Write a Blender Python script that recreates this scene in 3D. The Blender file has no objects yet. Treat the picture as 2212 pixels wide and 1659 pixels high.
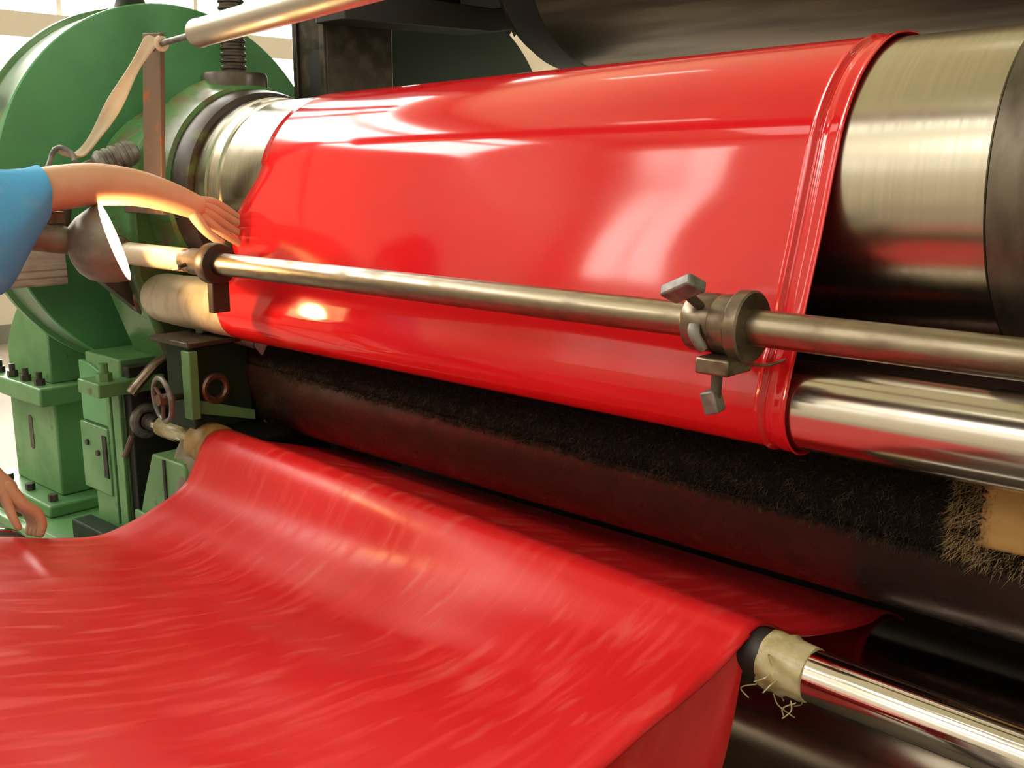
import bpy, bmesh, math, random
from mathutils import Vector, Matrix, noise
random.seed(7)
PI = math.pi
S = bpy.context.scene
C = S.collection
Z0 = 1.5                      # camera stands 1.5 m above the floor; heights below are relative to the lens

# ------------------------------------------------------------------ camera
cd = bpy.data.cameras.new('camera')
cam = bpy.data.objects.new('camera', cd); C.objects.link(cam)
rv = Vector((0.73580334, 0.67719528, 0.0))
uv = Vector((-0.14175078, 0.15401865, 0.97784711))
fv = Vector((-0.66219344, 0.71950317, -0.2093204))
cam.matrix_world = Matrix(((rv.x, uv.x, -fv.x, 0), (rv.y, uv.y, -fv.y, 0), (rv.z, uv.z, -fv.z, Z0), (0, 0, 0, 1)))
cd.sensor_width = 36.0
cd.lens = 2240.0 / 2212.0 * 36.0
cd.clip_start = 0.02
S.camera = cam

# ------------------------------------------------------------------ world / exposure
S.view_settings.view_transform = 'Standard'
S.view_settings.look = 'None'
S.view_settings.gamma = 1.0
S.view_settings.use_curve_mapping = False
S.view_settings.exposure = -0.82
W = bpy.data.worlds.new('overcast_sky'); S.world = W
W.use_nodes = True
wb = W.node_tree.nodes['Background']
wb.inputs[0].default_value = (1.0, 0.98, 0.95, 1)
wb.inputs[1].default_value = 5.0
WINDOW_GLOW = 29.0            # daylight on the frosted panes of the left wall
FRONT_GLOW = 17.0             # daylight on the high panes of the wall behind the camera
LOW_FILL_GLOW = 1.0                # dim fill panes added in the wall behind the camera
MID_FILL_GLOW = 6.0                # high fill panes added further right in the front wall
ROOF_FILL_GLOW = 5.5                # glowing roof panels added as fill in front of the machine
RIGHT_FILL_GLOW = 13.0             # unseen fill panes added in the right wall
TUBE_GLOW = 14.0              # ceiling fluorescent tubes
LAMP_POWER = 36.0

# ------------------------------------------------------------------ materials
def mat(name, col, rough=0.5, metal=0.0, emit=None, strength=0.0, spec=0.5, coat=0.0, alpha=None):
    m = bpy.data.materials.new(name); m.use_nodes = True
    b = m.node_tree.nodes['Principled BSDF']
    b.inputs['Base Color'].default_value = (*col, 1)
    b.inputs['Roughness'].default_value = rough
    b.inputs['Metallic'].default_value = metal
    b.inputs['Specular IOR Level'].default_value = spec
    b.inputs['Coat Weight'].default_value = coat
    if emit:
        b.inputs['Emission Color'].default_value = (*emit, 1)
        b.inputs['Emission Strength'].default_value = strength
    return m

def nodes(m): return m.node_tree.nodes, m.node_tree.links, m.node_tree.nodes['Principled BSDF']

def vary(m, col2, scale=(6, 6, 6), detail=4, lo=0.4, hi=0.65, rough=None, bump=0.0, noise_scale=1.0, amount=1.0, bump_scale=None):
    """mix a second colour in along a stretched noise, with optional roughness change and relief"""
    n, l, b = nodes(m)
    tc = n.new('ShaderNodeTexCoord'); mp = n.new('ShaderNodeMapping')
    mp.inputs['Scale'].default_value = scale
    nz = n.new('ShaderNodeTexNoise'); nz.inputs['Scale'].default_value = noise_scale; nz.inputs['Detail'].default_value = detail
    rp = n.new('ShaderNodeMapRange'); rp.inputs['From Min'].default_value = lo; rp.inputs['From Max'].default_value = hi
    rp.inputs['To Max'].default_value = amount
    mx = n.new('ShaderNodeMix'); mx.data_type = 'RGBA'
    base = b.inputs['Base Color']
    if base.is_linked:
        l.new(base.links[0].from_socket, mx.inputs['A'])
    else:
        mx.inputs['A'].default_value = base.default_value
    mx.inputs['B'].default_value = (*col2, 1)
    l.new(tc.outputs['Object'], mp.inputs['Vector']); l.new(mp.outputs['Vector'], nz.inputs['Vector'])
    l.new(nz.outputs['Fac'], rp.inputs['Value']); l.new(rp.outputs['Result'], mx.inputs['Factor'])
    l.new(mx.outputs['Result'], base)
    if rough is not None:
        r = n.new('ShaderNodeMapRange'); r.inputs['From Min'].default_value = lo; r.inputs['From Max'].default_value = hi
        r.inputs['To Min'].default_value = rough[0]; r.inputs['To Max'].default_value = rough[1]
        l.new(nz.outputs['Fac'], r.inputs['Value']); l.new(r.outputs['Result'], b.inputs['Roughness'])
    if bump:
        bp = n.new('ShaderNodeBump'); bp.inputs['Strength'].default_value = bump; bp.inputs['Distance'].default_value = 0.004
        l.new(nz.outputs['Fac'], bp.inputs['Height']); l.new(bp.outputs['Normal'], b.inputs['Normal'])
    return m

M = {}
M['red_gloss'] = vary(mat('glossy_red_rubber', (0.68, 0.013, 0.018), 0.10, spec=0.5), (0.60, 0.011, 0.016), (2, 5, 5), 3, .35, .7, rough=(.06, .12), bump=.04)
M['red_satin'] = vary(vary(mat('satin_red_rubber', (0.63, 0.016, 0.020), 0.38, spec=0.26), (0.70, 0.036, 0.036), (40, 5, 5), 6, .5, .72, rough=(.30, .46), bump=.03),
                      (0.78, 0.19, 0.16), (26, 6, 6), 9, .58, .80, amount=.5)
M['chrome'] = vary(mat('polished_roll_steel', (0.52, 0.49, 0.41), 0.24, 1.0), (0.46, 0.43, 0.35), (140, 2, 2), 4, .3, .75, rough=(.20, .27))
M['soft_chrome'] = vary(mat('soft_polished_steel', (0.60, 0.57, 0.52), 0.2, 1.0), (0.42, 0.38, 0.32), (6, 12, 12), 6, .5, .75, rough=(.17, .28))
M['lower_chrome'] = vary(mat('dull_brown_polished_steel', (0.36, 0.32, 0.27), 0.2, 1.0), (0.26, 0.22, 0.18), (3, 8, 8), 4, .4, .7, rough=(.16, .26))
M['bright_chrome'] = vary(mat('bright_chrome', (0.72, 0.70, 0.68), 0.12, 1.0), (0.55, 0.52, 0.50), (6, 14, 14), 4, .5, .75, rough=(.09, .20))
M['pipe'] = vary(mat('worn_steel_pipe', (0.29, 0.25, 0.185), 0.32, 1.0), (0.17, 0.125, 0.09), (14, 30, 30), 7, .46, .75, rough=(.28, .5), bump=.06)
M['pale_pipe'] = vary(mat('pale_dusty_steel_pipe', (0.50, 0.47, 0.41), 0.42, 0.8), (0.36, 0.32, 0.26), (6, 20, 20), 6, .48, .72, rough=(.36, .52))
M['iron'] = vary(mat('oily_dark_iron', (0.055, 0.045, 0.036), 0.42, 0.4), (0.10, 0.08, 0.06), (20, 20, 20), 5, .45, .7, rough=(.3, .55))
M['collar'] = vary(mat('browned_steel_collar', (0.20, 0.16, 0.115), 0.36, 0.8), (0.10, 0.075, 0.05), (30, 30, 30), 5, .45, .7, rough=(.28, .5))
M['grey_iron'] = vary(mat('grey_cast_iron', (0.23, 0.225, 0.21), 0.45, 0.5), (0.12, 0.11, 0.10), (40, 40, 40), 4, .45, .7)
M['band'] = vary(mat('dull_roll_end_steel', (0.17, 0.145, 0.115), 0.42, 0.85), (0.10, 0.085, 0.07), (30, 12, 12), 5, .4, .7)
M['black'] = mat('sooty_black_iron', (0.016, 0.015, 0.014), 0.55)
M['seal'] = vary(mat('greasy_brown_black_seal', (0.035, 0.022, 0.016), 0.4), (0.07, 0.09, 0.03), (14, 14, 14), 4, .58, .7)
M['green'] = vary(mat('green_machine_paint', (0.10, 0.34, 0.13), 0.33), (0.078, 0.27, 0.10), (3, 5, 5), 5, .4, .7, rough=(.28, .42))
M['green_light'] = vary(vary(mat('chalky_green_paint', (0.125, 0.29, 0.11), 0.42), (0.08, 0.22, 0.08), (6, 6, 6), 5, .4, .7, rough=(.32, .5)),
                        (0.035, 0.025, 0.015), (14, 14, 14), 7, .66, .74, amount=.7)
M['green_dirty'] = vary(mat('greasy_green_paint', (0.07, 0.19, 0.06), 0.25), (0.10, 0.085, 0.03), (9, 9, 9), 5, .5, .66, rough=(.2, .45))
M['green_rim'] = vary(mat('pale_green_rim', (0.13, 0.24, 0.13), 0.4), (0.09, 0.18, 0.09), (8, 8, 8), 4, .4, .7)  # rim band paler than the guard's face
M['green_dark'] = mat('dark_green_paint_with_shade', (0.006, 0.022, 0.009), 0.6, spec=.3)  # near-black green holds the shade of second guard and slide box
M['brown_roll'] = vary(mat('brown_hazed_roll_steel', (0.105, 0.075, 0.048), 0.36, 0.9), (0.05, 0.034, 0.026), (1.2, 12, 12), 4, .4, .65, rough=(.28, .45))
M['dark_roll'] = vary(mat('dark_glazed_roll', (0.10, 0.055, 0.05), 0.24, 0.75), (0.07, 0.042, 0.036), (12, 12, 12), 4, .4, .7, rough=(.24, .4))
M['bristle'] = vary(mat('black_fibre', (0.017, 0.012, 0.008), 0.85, spec=.2), (0.055, 0.039, 0.021), (60, 60, 60), 2, .48, .72)
M['fibre_base'] = mat('soot_black_fibre_backing', (0.007, 0.0055, 0.0045), 0.95, spec=.1)
M['bristle_tan'] = mat('tan_fibre', (0.30, 0.20, 0.095), 0.8)
M['felt'] = vary(mat('ochre_felt', (0.42, 0.25, 0.085), 0.8), (0.20, 0.12, 0.05), (22, 45, 45), 4, .56, .72)
M['rust'] = vary(mat('rusty_flat_iron', (0.13, 0.085, 0.06), 0.6, 0.3), (0.30, 0.075, 0.018), (25, 25, 18), 6, .57, .70)
M['cloth_strip'] = vary(mat('cream_cloth_strip', (0.62, 0.55, 0.42), 0.85), (0.45, 0.38, 0.27), (9, 9, 9), 5, .4, .7, bump=.2)
M['tape'] = vary(mat('yellowed_clear_tape', (0.50, 0.45, 0.27), 0.25, spec=.6), (0.33, 0.27, 0.12), (18, 30, 30), 5, .45, .65, rough=(.15, .4), bump=.25)
M['cream_tape'] = vary(mat('cream_wrapping_tape', (0.60, 0.52, 0.36), 0.35), (0.40, 0.32, 0.18), (25, 12, 12), 5, .5, .7, bump=.15)
M['tan_ring'] = vary(mat('tan_fibre_ring', (0.35, 0.23, 0.075), 0.45), (0.22, 0.14, 0.045), (30, 30, 30), 4, .4, .7)
M['lamp_grey'] = vary(mat('hammered_grey_enamel', (0.25, 0.225, 0.18), 0.42, 0.2), (0.17, 0.15, 0.12), (22, 22, 22), 4, .45, .7)
M['reflector'] = mat('white_enamel_reflector', (0.9, 0.88, 0.82), 0.3)
M['bulb'] = mat('lit_frosted_bulb', (1, .9, .7), 0.3, emit=(1.0, 0.70, 0.36), strength=60.0)
M['skin'] = vary(mat('skin', (0.66, 0.40, 0.25), 0.48), (0.58, 0.31, 0.18), (10, 10, 10), 3, .4, .7)
M['nail'] = mat('fingernail', (0.62, 0.36, 0.26), 0.3)
M['blue'] = vary(mat('faded_blue_cotton', (0.09, 0.45, 0.92), 0.85), (0.20, 0.52, 0.88), (14, 14, 14), 6, .55, .75, bump=.25)
M['trouser'] = vary(mat('blue_work_trousers', (0.07, 0.14, 0.30), 0.85), (0.05, 0.09, 0.18), (12, 12, 12), 4, .4, .7, bump=.2)
M['shoe'] = mat('black_shoe_leather', (0.03, 0.028, 0.026), 0.5)
M['hair'] = vary(mat('black_hair', (0.012, 0.010, 0.009), 0.5), (0.03, 0.025, 0.02), (60, 60, 60), 3, .4, .7, bump=.4)
M['eye'] = mat('eye_white', (0.8, 0.78, 0.74), 0.2)
M['lip'] = mat('lip', (0.42, 0.15, 0.11), 0.45)
M['cream_box'] = vary(mat('grimy_cream_enamel', (0.50, 0.44, 0.36), 0.5), (0.34, 0.28, 0.22), (4, 14, 40), 5, .45, .7)
M['rag'] = vary(mat('grey_tan_rag', (0.24, 0.215, 0.16), 0.9), (0.16, 0.14, 0.10), (12, 12, 12), 5, .4, .7, bump=.3)
M['scrap'] = vary(mat('galvanised_sheet', (0.50, 0.52, 0.54), 0.35, 0.8), (0.35, 0.36, 0.38), (9, 9, 9), 4, .4, .7)
M['wall'] = vary(mat('cream_painted_plaster', (0.72, 0.66, 0.54), 0.8), (0.62, 0.56, 0.44), (1.2, 1.2, 1.2), 5, .4, .7)
M['floor'] = vary(mat('dusty_concrete', (0.36, 0.32, 0.27), 0.6), (0.26, 0.23, 0.19), (1.5, 1.5, 1.5), 6, .4, .7, rough=(.45, .7))
M['ceiling'] = vary(mat('olive_ceiling_sheet', (0.40, 0.36, 0.22), 0.85), (0.33, 0.30, 0.18), (1, 6, 1), 4, .4, .7)
M['skirting'] = mat('grey_painted_skirting', (0.20, 0.19, 0.17), 0.6)
M['frame'] = mat('buff_window_frame', (0.62, 0.56, 0.46), 0.6)
M['pane'] = mat('daylit_frosted_glass', (0.8, 0.8, 0.8), 0.5, emit=(1.0, 0.97, 0.91), strength=WINDOW_GLOW)
M['pane_front'] = mat('daylit_frosted_glass_front', (0.8, 0.8, 0.8), 0.5, emit=(1.0, 0.93, 0.82), strength=FRONT_GLOW)
M['fill_pane_low'] = mat('added_fill_pane_low', (0.8, 0.8, 0.8), 0.5, emit=(1.0, 0.93, 0.80), strength=LOW_FILL_GLOW)
M['fill_pane_right'] = mat('added_fill_pane_right', (0.8, 0.8, 0.8), 0.5, emit=(1.0, 0.96, 0.88), strength=RIGHT_FILL_GLOW)
M['fill_pane_mid'] = mat('added_fill_pane_mid', (0.8, 0.8, 0.8), 0.5, emit=(1.0, 0.95, 0.84), strength=MID_FILL_GLOW)
M['fill_pane_roof'] = mat('added_fill_pane_roof', (0.8, 0.8, 0.8), 0.5, emit=(1.0, 0.96, 0.88), strength=ROOF_FILL_GLOW)
M['tube'] = mat('lit_fluorescent_tube', (0.9, 0.9, 0.9), 0.4, emit=(1.0, 0.95, 0.85), strength=TUBE_GLOW)
M['white'] = mat('white_enamel', (0.75, 0.75, 0.72), 0.4)

# ------------------------------------------------------------------ mesh builder
class MB:
    def __init__(s): s.v = []; s.f = []
    def add(s, vs, fs):
        o = len(s.v); s.v += [tuple(v) for v in vs]; s.f += [tuple(i + o for i in f) for f in fs]; return s
    def box(s, x0, x1, y0, y1, z0, z1):
        return s.add([(x, y, z) for x in (x0, x1) for y in (y0, y1) for z in (z0, z1)],
                     [(0, 1, 3, 2), (4, 6, 7, 5), (0, 4, 5, 1), (2, 3, 7, 6), (0, 2, 6, 4), (1, 5, 7, 3)])
    def obox(s, c, ax, ay, az):
        c, ax, ay, az = Vector(c), Vector(ax), Vector(ay), Vector(az)
        vs = [c + ax * i + ay * j + az * k for i in (-1, 1) for j in (-1, 1) for k in (-1, 1)]
        return s.add(vs, [(0, 1, 3, 2), (4, 6, 7, 5), (0, 4, 5, 1), (2, 3, 7, 6), (0, 2, 6, 4), (1, 5, 7, 3)])
    def lathe(s, prof, org, axis, n=48, a0=0, a1=2 * PI, wob=0, cap=True):
        """prof: (distance along axis, radius)"""
        org = Vector(org); ax = Vector(axis).normalized()
        t = Vector((0, 0, 1)) if abs(ax.z) < .9 else Vector((0, 1, 0))
        u = ax.cross(t).normalized(); w = ax.cross(u)
        vs = []; fs = []
        for i, (d, r) in enumerate(prof):
            for j in range(n):
                a = 2 * PI * j / n
                rr = r * (1 + wob * noise.noise(Vector((math.cos(a) * 2, math.sin(a) * 2, d * 40)))) if wob else r
                vs.append(org + ax * d + (u * math.cos(a) + w * math.sin(a)) * rr)
        for i in range(len(prof) - 1):
            for j in range(n):
                k = (j + 1) % n
                fs.append((i * n + j, i * n + k, (i + 1) * n + k, (i + 1) * n + j))
        if cap:
            if prof[0][1] > 1e-5: fs.append(tuple(range(n - 1, -1, -1)))
            m = (len(prof) - 1) * n
            if prof[-1][1] > 1e-5: fs.append(tuple(m + j for j in range(n)))
        return s.add(vs, fs)
    def cyl(s, p0, p1, r0, r1=None, n=32, ch=0.0):
        r1 = r0 if r1 is None else r1
        p0, p1 = Vector(p0), Vector(p1); L = (p1 - p0).length
        pr = [(0, r0), (L, r1)] if not ch else [(0, r0 - ch), (ch, r0), (L - ch, r1), (L, r1 - ch)]
        return s.lathe(pr, p0, p1 - p0, n)
    def tube(s, path, r, n=12, flat=None, cap=True):
        """r number or list; flat = (ru, rw) scales of the section"""
        path = [Vector(p) for p in path]; m = len(path)
        rs = r if isinstance(r, (list, tuple)) else [r] * m
        up = Vector((0, 0, 1)); vs = []; fs = []; pu = None
        for i, p in enumerate(path):
            d = (path[min(i + 1, m - 1)] - path[max(i - 1, 0)]).normalized()
            if pu is None:
                pu = d.cross(up) if abs(d.dot(up)) < .95 else d.cross(Vector((1, 0, 0)))
            u = (pu - d * pu.dot(d)).normalized(); pu = u; w = d.cross(u)
            fu, fw = flat if flat else (1, 1)
            for j in range(n):
                a = 2 * PI * j / n
                vs.append(p + (u * math.cos(a) * fu + w * math.sin(a) * fw) * rs[i])
        for i in range(m - 1):
            for j in range(n):
                k = (j + 1) % n
                fs.append((i * n + j, i * n + k, (i + 1) * n + k, (i + 1) * n + j))
        if cap: fs += [tuple(range(n - 1, -1, -1)), tuple((m - 1) * n + j for j in range(n))]
        return s.add(vs, fs)
    def torus(s, c, axis, R, r, n=48, m=12, a0=0, a1=2 * PI):
        c = Vector(c); ax = Vector(axis).normalized()
        t = Vector((0, 0, 1)) if abs(ax.z) < .9 else Vector((0, 1, 0))
        u = ax.cross(t).normalized(); w = ax.cross(u); vs = []; fs = []
        for i in range(n):
            a = 2 * PI * i / n; d = u * math.cos(a) + w * math.sin(a)
            for j in range(m):
                b = 2 * PI * j / m
                vs.append(c + d * (R + r * math.cos(b)) + ax * r * math.sin(b))
        for i in range(n):
            for j in range(m):
                i2 = (i + 1) % n; j2 = (j + 1) % m
                fs.append((i * m + j, i2 * m + j, i2 * m + j2, i * m + j2))
        return s.add(vs, fs)
    def prism(s, pts, ext):
        """closed outline (3-D points) extruded by a vector"""
        pts = [Vector(p) for p in pts]; e = Vector(ext); n = len(pts)
        vs = pts + [p + e for p in pts]
        fs = [tuple(range(n - 1, -1, -1)), tuple(range(n, 2 * n))] + [(i, (i + 1) % n, (i + 1) % n + n, i + n) for i in range(n)]
        return s.add(vs, fs)
    def ball(s, c, r, sc=(1, 1, 1), n=16, m=10):
        c = Vector(c); vs = [c + Vector((0, 0, r * sc[2]))]; fs = []
        for i in range(1, m):
            t = PI * i / m
            for j in range(n):
                a = 2 * PI * j / n
                vs.append(c + Vector((math.sin(t) * math.cos(a) * r * sc[0], math.sin(t) * math.sin(a) * r * sc[1], math.cos(t) * r * sc[2])))
        vs.append(c - Vector((0, 0, r * sc[2])))
        for j in range(n): fs.append((0, 1 + j, 1 + (j + 1) % n))
        for i in range(m - 2):
            for j in range(n):
                k = (j + 1) % n
                fs.append((1 + i * n + j, 1 + (i + 1) * n + j, 1 + (i + 1) * n + k, 1 + i * n + k))
        b = 1 + (m - 2) * n; e = len(vs) - 1
        for j in range(n): fs.append((b + j, e, b + (j + 1) % n))
        return s.add(vs, fs)
    def grid(s, P):
        r = len(P); c = len(P[0])
        return s.add([p for row in P for p in row], [(i * c + j, i * c + j + 1, (i + 1) * c + j + 1, (i + 1) * c + j) for i in range(r - 1) for j in range(c - 1)])

def mesh_obj(name, mb, m, base=(0, 0, 0), parent=None, bevel=0.0, solid=0.0, smooth=True, offset=-1, sharp=35):
    me = bpy.data.meshes.new(name)
    b = Vector(base)
    me.from_pydata([(v[0] - b.x, v[1] - b.y, v[2] - b.z) for v in mb.v], [], mb.f)
    bm = bmesh.new(); bm.from_mesh(me); bmesh.ops.recalc_face_normals(bm, faces=bm.faces); bm.to_mesh(me); bm.free()
    if smooth:
        me.shade_smooth()
        if sharp: me.set_sharp_from_angle(angle=math.radians(sharp))
    me.materials.append(M[m] if isinstance(m, str) else m)
    o = bpy.data.objects.new(name, me); C.objects.link(o)
    if parent: o.parent = parent
    if solid:
        md = o.modifiers.new('solid', 'SOLIDIFY'); md.thickness = solid; md.offset = offset
    if bevel:
        md = o.modifiers.new('bevel', 'BEVEL'); md.width = bevel; md.segments = 2; md.limit_method = 'ANGLE'; md.angle_limit = math.radians(40)
    return o

class P:
    """one part: P(name, MB, material, [sub-parts], bevel=, solid=, label=)"""
    def __init__(s, name, mb, m, subs=(), **k): s.name, s.mb, s.m, s.subs, s.k = name, mb, m, subs, k

def tag(o, label=None, cat=None, group=None, kind=None):
    for k, v in (('label', label), ('category', cat), ('group', group), ('kind', kind)):
        if v: o[k] = v
    return o

def thing(name, label, cat, parts, group=None):
    """an Empty at the foot of the parts, or the mesh itself when there is one part without sub-parts"""
    vs = []
    for p in parts:
        vs += p.mb.v
        for q in p.subs: vs += q.mb.v
    xs, ys, zs = zip(*vs)
    base = ((min(xs) + max(xs)) / 2, (min(ys) + max(ys)) / 2, min(zs))
    def mk(p, parent, nm=None):
        k = dict(p.k); lab = k.pop('label', None); kind = k.pop('kind', None)
        o = mesh_obj(nm or p.name, p.mb, p.m, base, parent, **k)
        if lab: o['label'] = lab
        if kind: o['kind'] = kind
        return o
    if len(parts) == 1 and not parts[0].subs:
        r = mk(parts[0], None, name)
    else:
        r = bpy.data.objects.new(name, None); C.objects.link(r); r.empty_display_size = .1
        for p in parts:
            o = mk(p, r)
            for q in p.subs: mk(q, o)
    r.location = (base[0], base[1], base[2] + Z0)
    return tag(r, label, cat, group)

def struct(name, mb, m, subs=(), **k):
    o = mesh_obj(name, mb, m, (0, 0, -Z0), **k); o['kind'] = 'structure'
    for q in subs: mesh_obj(q.name, q.mb, q.m, (0, 0, -Z0), o, **q.k)
    return o

def lerp(a, b, t): return a + (b - a) * t
def smooth(t): t = max(0., min(1., t)); return t * t * (3 - 2 * t)
def interp(tab, x):
    if x <= tab[0][0]: return tab[0][1]
    for (a, b), (c, d) in zip(tab, tab[1:]):
        if x <= c: return b + (d - b) * (x - a) / (c - a)
    return tab[-1][1]
def catmull(pts, n):
    """resample a polyline of tuples smoothly, n steps per span"""
    out = []; m = len(pts)
    for i in range(m - 1):
        p0, p1, p2, p3 = (Vector(pts[max(i - 1, 0)]), Vector(pts[i]), Vector(pts[i + 1]), Vector(pts[min(i + 2, m - 1)]))
        for k in range(n):
            t = k / n
            out.append(0.5 * ((2 * p1) + (p2 - p0) * t + (2 * p0 - 5 * p1 + 4 * p2 - p3) * t * t + (3 * p1 - p0 - 3 * p2 + p3) * t ** 3))
    out.append(Vector(pts[-1])); return out

# ------------------------------------------------------------------ the room
RX0, RX1, RY0, RY1, RZ0, RZ1 = -9.0, 4.5, -6.0, 11.0, -1.5, 6.7
struct('floor', MB().box(RX0 - .2, RX1 + .2, RY0 - .2, RY1 + .2, RZ0 - .12, RZ0), 'floor')
struct('ceiling', MB().box(RX0 - .2, RX1 + .2, RY0 - .2, RY1 + .2, RZ1, RZ1 + .12), 'ceiling')
struct('wall_back', MB().box(RX0, RX1, RY1, RY1 + .2, RZ0, RZ1), 'wall')
struct('wall_right', MB().box(RX1, RX1 + .2, RY0, RY1, RZ0, 1.4).box(RX1, RX1 + .2, RY0, RY1, 4.6, RZ1).box(RX1, RX1 + .2, RY0, 3.4, 1.4, 4.6)
       .box(RX1, RX1 + .2, 7.9, RY1, 1.4, 4.6), 'wall')
# left wall: a row of tall windows beyond the machine and a band of high clerestory windows along the whole wall
WY = [1.6 + 1.29 * i for i in range(6)]             # lower windows
CY = [-4.1 + 1.55 * i for i in range(9)]           # clerestory
wz0, wz1, cz0, cz1 = 0.30, 3.0, 4.1, 6.05
struct('wall_left', MB().box(RX0 - .2, RX0, RY0, RY1, RZ0, wz0).box(RX0 - .2, RX0, RY0, RY1, wz1, cz0).box(RX0 - .2, RX0, RY0, RY1, cz1, RZ1)
       .box(RX0 - .2, RX0, RY0, WY[0], wz0, wz1).box(RX0 - .2, RX0, WY[-1], RY1, wz0, wz1)
       .box(RX0 - .2, RX0, RY0, CY[0], cz0, cz1).box(RX0 - .2, RX0, CY[-1], RY1, cz0, cz1), 'wall')
struct('baseboard_left', MB().box(RX0, RX0 + .03, RY0, RY1, RZ0, RZ0 + .16), 'skirting')
wn = 0
for ys, z0, z1, ra_, rb_ in ((WY, wz0, wz1, 1.0, 1.2), (CY, cz0, cz1, 5.36, 5.50)):
    for a, b in zip(ys, ys[1:]):
        wn += 1
        fr = MB().box(RX0 - .07, RX0 - .02, a, a + .02, z0, z1).box(RX0 - .07, RX0 - .02, b - .02, b, z0, z1)
        fr.box(RX0 - .10, RX0 + .03, a, b, z0, z0 + .06).box(RX0 - .10, RX0 + .03, a, b, z1 - .06, z1)
        fr.box(RX0 - .10, RX0 + .05, a, b, ra_, rb_)
        struct('window_%d' % wn, fr, 'frame', [P('pane', MB().box(RX0 - .06, RX0 - .05, a + .02, b - .02, z0 + .06, ra_), 'pane'),
                                               P('pane', MB().box(RX0 - .06, RX0 - .05, a + .02, b - .02, rb_, z1 - .06), 'pane')])
# front wall: high window towards the left, added fill windows, a closed door
FX = [-8.3, -6.7]
fz0, fz1 = 3.75, 5.9
lz0, lz1 = 1.9, 3.3
LX = [-8.0 + 1.9 * i for i in range(5)]
HX = [-4.2, -2.6, -1.0, .6, 2.2]
struct('wall_front', MB().box(RX0, RX1, RY0 - .2, RY0, RZ0, lz0).box(RX0, RX1, RY0 - .2, RY0, lz1, fz0).box(RX0, RX1, RY0 - .2, RY0, fz1, RZ1).box(RX0, FX[0], RY0 - .2, RY0, fz0, fz1)
       .box(FX[1], HX[0], RY0 - .2, RY0, fz0, fz1).box(HX[-1], RX1, RY0 - .2, RY0, fz0, fz1).box(RX0, LX[0], RY0 - .2, RY0, lz0, lz1).box(LX[-1], RX1, RY0 - .2, RY0, lz0, lz1), 'wall')
struct('door_1', MB().box(1.2, 1.3, RY0, RY0 + .06, RZ0, .75).box(2.6, 2.7, RY0, RY0 + .06, RZ0, .75).box(1.2, 2.7, RY0, RY0 + .06, .65, .75)
       .box(1.3, 2.6, RY0, RY0 + .03, RZ0, .65), 'skirting')
for k, (a, b, z0, z1, pm) in enumerate([(FX[0], FX[1], fz0, fz1, 'pane_front')] + [(LX[i], LX[i + 1], lz0, lz1, 'fill_pane_low') for i in range(4)] + [(HX[i], HX[i + 1], fz0, fz1, 'fill_pane_mid') for i in range(4)]):  # low row and the high ones further right are added fill light
    m = (a + b) / 2
    struct('window_%d' % (wn + 1 + k), MB().box(a, a + .04, RY0 - .12, RY0 + .03, z0, z1).box(b - .04, b, RY0 - .12, RY0 + .03, z0, z1)
           .box(a, b, RY0 - .12, RY0 + .03, z0, z0 + .05).box(a, b, RY0 - .12, RY0 + .03, z1 - .05, z1).box(m - .015, m + .015, RY0 - .10, RY0 + .02, z0, z1), 'frame',
           [P('pane', MB().box(a + .04, m - .015, RY0 - .06, RY0 - .05, z0 + .05, z1 - .05), pm), P('pane', MB().box(m + .015, b - .04, RY0 - .06, RY0 - .05, z0 + .05, z1 - .05), pm)])
for k in range(4):  # roof panels added to light the red sheet under the rolls
    a, b = -6.4 + 1.9 * k, -4.9 + 1.9 * k
    struct('trim_%d' % (k + 1), MB().box(a, a + .06, -5.2, -3.2, RZ1 - .10, RZ1).box(b - .06, b, -5.2, -3.2, RZ1 - .10, RZ1).box(a, b, -5.2, -5.14, RZ1 - .10, RZ1).box(a, b, -3.26, -3.2, RZ1 - .10, RZ1), 'frame',
           [P('roof_fill_pane', MB().box(a + .06, b - .06, -5.14, -3.26, RZ1 - .05, RZ1 - .04), 'fill_pane_roof')])
for k in range(3):  # right-wall windows added to brighten the green gear guard
    a, b = 3.4 + 1.5 * k, 4.9 + 1.5 * k
    struct('window_%d' % (wn + 10 + k), MB().box(RX1 - .03, RX1 + .1, a, a + .05, 1.4, 4.6).box(RX1 - .03, RX1 + .1, b - .05, b, 1.4, 4.6).box(RX1 - .03, RX1 + .1, a, b, 1.4, 1.46)
           .box(RX1 - .03, RX1 + .1, a, b, 4.54, 4.6).box(RX1 - .03, RX1 + .1, a, b, 3.35, 3.43), 'frame',
           [P('pane', MB().box(RX1 + .05, RX1 + .06, a + .05, b - .05, 1.46, 3.35), 'fill_pane_right'), P('pane', MB().box(RX1 + .05, RX1 + .06, a + .05, b - .05, 3.43, 4.54), 'fill_pane_right')])
# ceiling fluorescent lamps
LP = [(-6.5, -2.0), (-2.5, -2.0), (1.6, -2.0), (-6.5, 5.2), (-2.5, 5.2), (1.6, 5.2)]
for i, (x, y) in enumerate(LP):
    where = ('left', 'middle', 'right')[i % 3] + (' lamp of the row in front of the machine' if i < 3 else ' lamp of the row behind the machine')
    thing('ceiling_light', 'white twin tube fluorescent ceiling light, ' + where, 'lamp',
          [P('housing', MB().box(x - .65, x + .65, y - .11, y + .11, RZ1 - .09, RZ1), 'white', bevel=.01),
           P('tube', MB().cyl((x - .6, y - .055, RZ1 - .115), (x + .6, y - .055, RZ1 - .115), .019, n=12), 'tube'),
           P('tube', MB().cyl((x - .6, y + .055, RZ1 - .115), (x + .6, y + .055, RZ1 - .115), .019, n=12), 'tube')], group='ceiling lights')

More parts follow.
